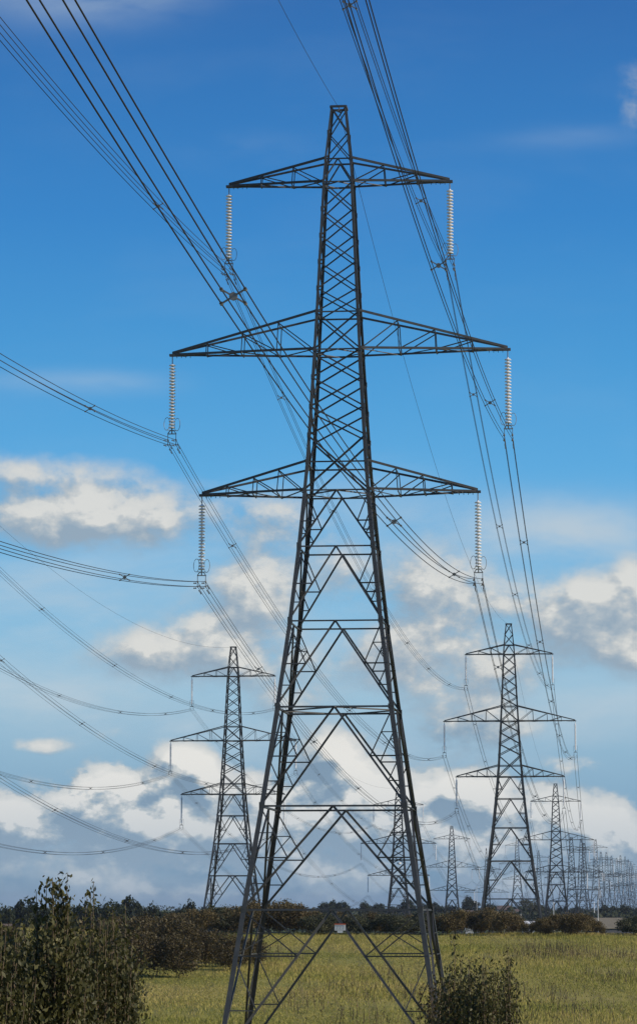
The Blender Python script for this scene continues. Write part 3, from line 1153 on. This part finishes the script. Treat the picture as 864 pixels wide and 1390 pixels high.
def put_tree(name, key, x, y, label, group, sc_=1.0, z=None, sz=1.0, cat='tree'):
    fol, tr = TREES[key]
    zz_ = float(gz(x, y)) if z is None else z
    o = empty(name, (x, y, zz_), random.uniform(0, 6.28))
    o.scale = (sc_, sc_, sc_ * sz)
    tag(o, label, cat, group)
    link(bpy.data.objects.new('crown', fol), o)
    link(bpy.data.objects.new('trunk' if 'bush' not in name else 'stem', tr), o)
    return o


# far trees (own meshes, shared between look-alikes)
for s in range(5):
    TREES['dark%d' % s] = tree_meshes('d', 20 + s, 14, 5.2, L_TREE, 5200, .62, .35, .18)
for s in range(3):
    TREES['olive%d' % s] = tree_meshes('o', 40 + s, 13, 5.4, L_TREE2, 2800, .55, .35, .2)
for s in range(4):
    TREES['hedge%d' % s] = tree_meshes('h', 60 + s, 4.2, 2.7, L_HEDGE, 4200, .20, .09, .02, 44)
for s in range(3):
    TREES['grey%d' % s] = tree_meshes('g', 70 + s, 3.4, 2.8, L_HEDGE2, 3600, .20, .08, .02, 44)


def X_at(xp, Y):
    return (xp - 432) / F * Y


def scale_for(ytop, Y, x, h):
    """uniform scale so the plant reaches the measured height"""
    topz = (1235 - ytop) / F * Y
    return (topz - float(gz(x, Y))) / h


# left wood, dark trees behind the scrub
tops = [(-14, 1226, 'at the very left edge of the view'), (8, 1227, 'at the left edge, low crown'), (36, 1221, 'left of the tall willow shoots, broad crown'), (60, 1229, 'just left of the tall willow shoots'),
        (88, 1226, 'seen through the tall willow shoots'), (116, 1224, 'just right of the tall willow shoots'), (136, 1226, 'second right of the tall shoots'),
        (158, 1224, 'left shoulder of the highest crowns'), (181, 1217, 'its highest crown'), (203, 1222, 'right of the highest crown'),
        (222, 1232, 'low one right of the highest crowns'), (244, 1228, 'left of the first left-hand pylon, middling crown'), (260, 1224, 'small crown left of the first left-hand pylon'),
        (282, 1231, 'behind the left leg of the first left-hand pylon'), (304, 1232, 'between the legs of the first left-hand pylon'), (330, 1231, 'behind the right leg of the first left-hand pylon')]
for i, (xp, yt, wh) in enumerate(tops):
    Y = 900 + random.uniform(-35, 45)
    x = X_at(xp, Y)
    s = scale_for(yt - 3, Y, x, 14)
    r = 3.9 if i not in (2, 7, 8) else 4.8
    o = put_tree('tree', 'dark%d' % (i % 5), x, Y, f"dark green tree in the left wood, {wh}", 'dark trees of the wood at the left', 1.0)
    o.scale = (r / 5.2, r / 5.2, s)
ORD = ['first', 'second', 'third', 'fourth', 'fifth', 'sixth', 'seventh', 'eighth', 'ninth', 'tenth', 'eleventh', 'twelfth', 'thirteenth', 'fourteenth', 'fifteenth', 'sixteenth', 'seventeenth', 'eighteenth', 'nineteenth', 'twentieth', 'twenty-first']
# brown tall hedge behind the left legs of the pylon
hl = [(232, 1238, 'hedge0'), (246, 1236, 'hedge1'), (262, 1234, 'hedge2'), (278, 1232, 'hedge3'), (290, 1228, 'grey0'), (304, 1230, 'hedge1'), (318, 1229, 'hedge0'), (334, 1227, 'hedge3'),
      (350, 1222, 'hedge2'), (364, 1221, 'hedge1'), (378, 1221, 'hedge0'), (392, 1224, 'hedge3'), (405, 1227, 'hedge2'), (418, 1231, 'hedge1'), (430, 1238, 'grey1')]
for i, (xp, yt, key) in enumerate(hl):
    Y = 388 + random.uniform(-6, 10)
    x = X_at(xp, Y)
    put_tree('hedge_bush', key, x, Y, f"{'grey-green' if 'grey' in key else 'russet'} hedgerow bush, {ORD[i]} from the left in the tall row behind the pylon's left feet",
             'tall russet bushes behind the left feet of the big pylon', scale_for(yt, Y, x, 4.2 if 'hedge' in key else 3.4), cat='bush')
# low grey-green hedge under the big pylon
for i, xp in enumerate(range(440, 610, 11)):
    Y = 392 + random.uniform(-4, 8)
    x = X_at(xp, Y)
    key = ['grey0', 'grey1', 'hedge2', 'grey2'][i % 4]
    put_tree('hedge_bush', key, x, Y, f"low {'russet' if 'hedge' in key else 'grey-green'} hedge bush, {ORD[i]} from the left between the big pylon's legs", 'low hedge bushes between the pylon legs',
             scale_for(1241 + random.uniform(-3, 3), Y, x, 4.2 if 'hedge' in key else 3.4), cat='bush')
# right hand russet hedge
hr = [(604, 1243), (616, 1239), (628, 1237), (640, 1237), (650, 1240), (660, 1236), (671, 1236), (682, 1239), (692, 1244), (702, 1250), (713, 1255), (724, 1254), (735, 1248), (746, 1245),
      (757, 1243), (768, 1242), (779, 1242), (790, 1245), (801, 1251), (811, 1259), (846, 1249), (856, 1246), (868, 1247), (882, 1250)]
for i, (xp, yt) in enumerate(hr):
    Y = 388 + random.uniform(-6, 8)
    x = X_at(xp, Y)
    key = ['hedge0', 'hedge2', 'hedge1', 'hedge3'][i % 4] if xp < 830 else 'grey%d' % (i % 3)
    where = 'starting at the big pylon'
    put_tree('hedge_bush', key, x, Y, (f"rounded brown hedge bush, {ORD[i]} from the left in the row {where}" if xp < 830 else f"grey-green bush at the right edge, {ORD[i - 20]} past the barn"), 'brown hedge bushes along the right of the field' if xp < 830 else 'bushes at the right edge past the barn',
             scale_for(yt - 4, Y, x, 4.2 if 'hedge' in key else 3.4), cat='bush')
for s_ in range(4):
    TREES['scrub%d' % s_] = tree_meshes('s', 90 + s_, 5.2, 2.9, L_SCRUB, 5200, .19, .07, .0, 60)
SC = [(-8, 1252, 318), (14, 1256, 306), (150, 1247, 330), (168, 1243, 318), (186, 1245, 304), (203, 1241, 322), (220, 1244, 308), (237, 1242, 320), (252, 1249, 306), (266, 1256, 318), (281, 1262, 306), (297, 1268, 312), (312, 1266, 300), (328, 1272, 306), (178, 1262, 288), (214, 1264, 290), (246, 1268, 288), (345, 1276, 310)]
for i, (xp, yt, Y) in enumerate(SC):
    x = X_at(xp, Y)
    k_ = scale_for(yt - 3, Y, x, 5.2)
    o = put_tree('scrub_bush', 'scrub%d' % (i % 4), x, Y, f"brown-green scrub bush, {ORD[i]} {'from the left behind the willow shrubs' if i < 2 else 'in the thicket running from the willow to the pylon'}", 'scrub thicket left of the big pylon', 1.0, cat='bush')
    o.scale = (max(.62, k_), max(.62, k_), k_)
# single far trees on the skyline
sky_t = [(441, 1224, 'dark0'), (449, 1221, 'dark1'), (462, 1225, 'dark2'), (468, 1226, 'dark3'), (497, 1222, 'dark4'), (512, 1226, 'dark0'), (532, 1230, 'dark1'), (552, 1221, 'dark2'), (572, 1226, 'dark3'), (584, 1224, 'dark0'),
         (594, 1228, 'dark1'), (607, 1229, 'dark4'), (633, 1218, 'dark2'), (640, 1224, 'dark3'), (664, 1226, 'dark0'), (672, 1231, 'dark1'), (700, 1230, 'olive0'), (714, 1216, 'olive1'), (722, 1224, 'olive2'),
         (736, 1230, 'dark4'), (760, 1230, 'dark0'), (778, 1232, 'dark2'), (818, 1228, 'dark1'), (826, 1231, 'dark3'), (842, 1229, 'dark2'), (856, 1231, 'dark0')]
base_i = {}
for i, (xp, yt, key) in enumerate(sky_t):
    Y = 1690 + random.uniform(-50, 70)
    x = X_at(xp, Y)
    h = 14 if 'dark' in key else 13
    where = 'between the legs of the big pylon' if xp < 600 else 'just right of the big pylon' if xp < 660 else 'behind the legs of the second right-hand pylon' if xp < 745 else 'under the far pylons'
    base_i.setdefault(where, i)
    o = put_tree('tree', key, x, Y, f"{'dark' if 'dark' in key else 'olive'} skyline tree, {ORD[i - base_i[where]]} from the left {where}", 'single trees on the skyline')
    o.scale = (.95, .95, scale_for(yt - 2, Y, x, h)) if 'dark' in key else (1.2, 1.2, scale_for(yt, Y, x, h))

# continuous far woodland, reads as one mass
cs = []
for Y0, n_, top, spread in ((1500, 24000, -0.5, 45), (2300, 26000, 1.6, 80), (3700, 20000, 3.5, 160)):
    xw = Y0 * .45
    xx = rng.uniform(-xw, xw, n_)
    yy = Y0 + rng.uniform(-spread, spread, n_)
    g0 = gz(xx, yy)
    tp = np.array([top] * n_) - 3 * (np.sin(xx * .043) * .5 + np.sin(xx * .11 + 1) * .35 + np.sin(xx * .37) * .3 + .4)
    hh = tp - g0
    zz2 = g0 + hh * rng.uniform(0, 1, n_) ** .6
    cs.append(np.stack([xx, yy, zz2], 1))
cs = np.concatenate(cs)
v = leaves(cs, 1.7, .8)
tag(link(bpy.data.objects.new('far_woodland', np_mesh('far_woodland', v, 4, L_TREE, rng.uniform(0, .8, len(cs))))), 'dark distant woodland and hedges along the horizon', 'woodland', None, 'stuff')

# ---------------------------------------------------------------- foreground shrubs
NS = [  # photo x, depth, top y, radius, shoots, leaves, material, leaf length, tall shoots, label
    (-20, 33, 1248, .62, 80, 13500, L_NEAR, .060, 0, 'olive leafy shrub at the very left edge'),
    (30, 35, 1249, .55, 80, 13500, L_NEAR, .060, 0, 'olive leafy shrub left of the tall-shooted willow'),
    (76, 34, 1241, .50, 90, 14500, L_NEAR, .060, 13, 'willow shrub with tall leafy shoots standing up against the sky'),
    (132, 36, 1239, .50, 80, 13500, L_NEAR, .056, 3, 'olive shrub right beside the tall-shooted willow'),
    (112, 44, 1250, .55, 80, 15000, L_SCRUB, .055, 0, 'brown-green scrub behind the tall-shooted willow, at its right'),
    (160, 42, 1262, .34, 50, 7000, L_NEAR, .052, 2, 'small ragged shrub at the right end of the near thicket'),
    (617, 45, 1296, .24, 34, 5600, L_NEAR, .052, 1, 'dark leafy shrub hiding the right feet of the big pylon'),
    (650, 44, 1289, .27, 38, 6400, L_NEAR, .052, 0, 'middle one of the dark leafy shrubs right of the pylon feet'),
    (684, 47, 1303, .20, 24, 3200, L_NEAR, .050, 2, 'rightmost of the dark leafy shrubs right of the pylon feet'),
    (588, 47, 1312, .24, 34, 3600, L_SCRUB, .048, 0, 'low scrub left of the right feet of the big pylon'),
]
for (xp, Y, yt, rad, ns, nl, lm, size, tall, lab) in NS:
    x = X_at(xp, Y)
    near_shrub('shrub', x, Y, (1235 - yt) / F * Y, rad, ns, nl, lm, size, lab, 'shrub', 'foreground shrubs', tall=tall)

# ---------------------------------------------------------------- meadow grass (uncountable)
n_ = 260000
yy = 215 + 180 * rng.uniform(0, 1, n_) ** .9
xx = rng.uniform(-.125, .125, n_) * yy
zz3 = gz(xx, yy)
dens_n = np.sin(xx * .31 + yy * .11) + np.sin(xx * .13 - yy * .19 + 2) + rng.normal(size=n_) * .8
keep = dens_n > -1.3
xx, yy, zz3 = xx[keep], yy[keep], zz3[keep]
m = len(xx)
h = rng.uniform(.08, .30, m) * (1 + .4 * np.sin(xx * .2 + yy * .07))
a = rng.uniform(0, math.pi, m)
wd = rng.uniform(.02, .06, m)
lean = rng.normal(size=(m, 2)) * .12
P0 = np.stack([xx - np.cos(a) * wd, yy - np.sin(a) * wd, zz3 - .03], 1)
P1 = np.stack([xx + np.cos(a) * wd, yy + np.sin(a) * wd, zz3 - .03], 1)
P2 = np.stack([xx + lean[:, 0], yy + lean[:, 1], zz3 + h], 1)
v = np.stack([P0, P1, P2], 1).reshape(-1, 3)
tag(link(bpy.data.objects.new('meadow_grass', np_mesh('meadow_grass', v, 3, L_GRASS, rng.uniform(0, 1, m)))), 'golden green rough grass of the meadow', 'grass', None, 'stuff')

# dead weeds standing in the meadow, uncountable stalks
WC = [(352, 1300), (380, 1308), (705, 1296), (716, 1304), (730, 1292), (745, 1300), (765, 1296), (790, 1299), (835, 1302), (300, 1292), (285, 1286), (520, 1330), (460, 1345), (815, 1330), (560, 1352), (740, 1350), (410, 1366), (780, 1372), (690, 1380), (500, 1384)]
vs_ = []
for (xp, yb) in WC:
    Y = float(np.interp(yb, [1264, 1300, 1345, 1390], [395, 330, 272, 230]))
    x = X_at(xp, Y)
    k = 80
    gx, gy = x + rng.normal(size=k) * 1.9, Y + rng.normal(size=k) * 5
    hz = rng.uniform(.4, 1.7, k)
    aw = rng.uniform(0, math.pi, k)
    b_ = np.stack([gx, gy, gz(gx, gy)], 1)
    wv = np.stack([np.cos(aw), np.sin(aw), np.zeros(k)], 1) * .03
    tpv = b_ + np.stack([rng.normal(size=k) * .2, rng.normal(size=k) * .2, hz], 1)
    vs_.append(np.stack([b_ - wv, b_ + wv, tpv], 1).reshape(-1, 3))
    q = leaves(b_ + (tpv - b_) * rng.uniform(.5, 1, k)[:, None], .2, .35, 1.0).reshape(-1, 4, 3)
    vs_ += [q[:, [0, 1, 2]].reshape(-1, 3), q[:, [0, 2, 3]].reshape(-1, 3)]
v = np.concatenate(vs_)
tag(link(bpy.data.objects.new('dry_weeds', np_mesh('dry_weeds', v, 3, L_WEED, rng.uniform(0, 1, len(v) // 3)))), 'dry brown weed stalks scattered through the meadow grass', 'weeds', None, 'stuff')


# ================================================================ small far buildings
def house(x, y, z, w_, d_, h_, rh, label, wall=M_BRICK, roof=M_ROOF, rz=0.0, windows=True, cat='house', name='house', chim=True):
    r = empty(name, (x, y, z), rz)
    tag(r, label, cat)
    mb = MB()
    a, b = w_ / 2, d_ / 2
    V_ = [(-a, -b, -6), (a, -b, -6), (a, b, -6), (-a, b, -6), (-a, -b, h_), (a, -b, h_), (a, b, h_), (-a, b, h_), (-a, 0, h_ + rh), (a, 0, h_ + rh)]
    mb.add([Vector(v_) for v_ in V_], [(0, 1, 5, 4), (2, 3, 7, 6), (1, 2, 6, 9, 5), (3, 0, 4, 8, 7)])
    mb.obj('wall', wall, r)
    rf = MB()
    for s in (-1, 1):
        p = [Vector((-a - .3, s * (b + .4), h_ - .15)), Vector((a + .3, s * (b + .4), h_ - .15)), Vector((a + .3, 0, h_ + rh + .08)), Vector((-a - .3, 0, h_ + rh + .08))]
        q = [v_ + Vector((0, 0, .18)) for v_ in p]
        rf.add(p + q, [(0, 1, 2, 3), (7, 6, 5, 4), (0, 4, 5, 1), (1, 5, 6, 2), (2, 6, 7, 3), (3, 7, 4, 0)])
    ro = rf.obj('roof', roof, r)
    if chim:
        c = MB()
        c.bar((a * .6, 0, h_ + rh - .5), (a * .6, 0, h_ + rh + 1.6), .9)
        c.obj('chimney', M_ROOF, ro)
    if windows:
        for i in range(4):
            wn = MB()
            xw = -a + (i + .5) * w_ / 4
            wn.bar((xw - .5, -b - .03, h_ * .62), (xw + .5, -b - .03, h_ * .62), .06, 1.2)
            wn.obj('window', M_GLASS, r)
    return r


Yh = 1600
house(X_at(681, Yh), Yh, -1.8, 7, 6, 1.8, 2.0, "white farmhouse with chimney under the trees behind the second right-hand pylon")
house(X_at(697, Yh), Yh + 20, -3.6, 8, 6, 2.2, 1.6, "low white cottage right of the farmhouse with the chimney", chim=False)
house(X_at(634, 1150), 1150, -5.6, 3.2, 3.5, 4.2, 1, "tiny pale cottage before the dark tree right of the big pylon", chim=False, windows=False)
Yb = 760
house(X_at(822, Yb), Yb, -11.5, 9, 7, 7.0, 2.3, "large barn with pale sheet roof at the right beyond the hedge", wall=M_BARNWALL, roof=M_BARNROOF, rz=R(28), windows=False, cat='barn', name='barn', chim=False)
house(X_at(713, 700), 700, -8.9, 2.6, 4, 5.8, .3, "low white store building between the brown bushes", roof=M_WHITE, wall=M_WHITE, windows=False, cat='shed', name='shed', chim=False)
house(X_at(3, 560), 560, -8.6, 5, 6, 4.0, 1.8, "orange roofed cottage glimpsed at the left edge over the scrub", windows=False, chim=False)
# white posts standing among the far trees
for xp, y0, y1, Y, lab in ((644.5, 1228, 1205, 1350, 'tall white post left of the second right-hand pylon'), (747.5, 1243, 1227, 700, 'white post under the third right-hand pylon'), (807, 1242, 1224, 700, 'white post above the left end of the barn roof')):
    x = X_at(xp, Y)
    b0 = float(gz(x, Y))
    t = (1235 - y1) / F * Y
    r = empty('white_post', (x, Y, b0))
    tag(r, lab, 'post', 'white posts among the far trees')
    mb = MB()
    mb.tube([(0, 0, -.3), (0, 0, t - b0)], [.085, .07], 8)
    mb.obj('pole', M_WHITE, r)
    mb = MB()
    mb.lathe([(.13, 0), (.13, .3), (.05, .4)], (0, 0, t - b0), 8)
    mb.obj('cap', M_WHITE, r)


# ================================================================ air
hb = MB()
hx = 16000
V8 = [Vector((x, y, z)) for z in (-23, 58) for x, y in ((-hx, -700), (hx, -700), (hx, 15000), (-hx, 15000))]
hb.add(V8, [(3, 2, 1, 0), (4, 5, 6, 7), (0, 1, 5, 4), (1, 2, 6, 5), (2, 3, 7, 6), (3, 0, 4, 7)])
mh = bpy.data.materials.new("thin_haze")
mh.use_nodes = True
mh.node_tree.nodes.clear()
ho = mh.node_tree.nodes.new('ShaderNodeOutputMaterial')
hv = mh.node_tree.nodes.new('ShaderNodeVolumePrincipled')
hv.inputs['Color'].default_value = (0.80, 0.88, 1.0, 1)
hv.inputs['Density'].default_value = 0.00004
hv.inputs['Anisotropy'].default_value = 0.2
mh.node_tree.links.new(hv.outputs[0], ho.inputs['Volume'])
tag(hb.obj('haze', mh), 'thin pale haze over the farmland', 'haze', None, 'stuff')
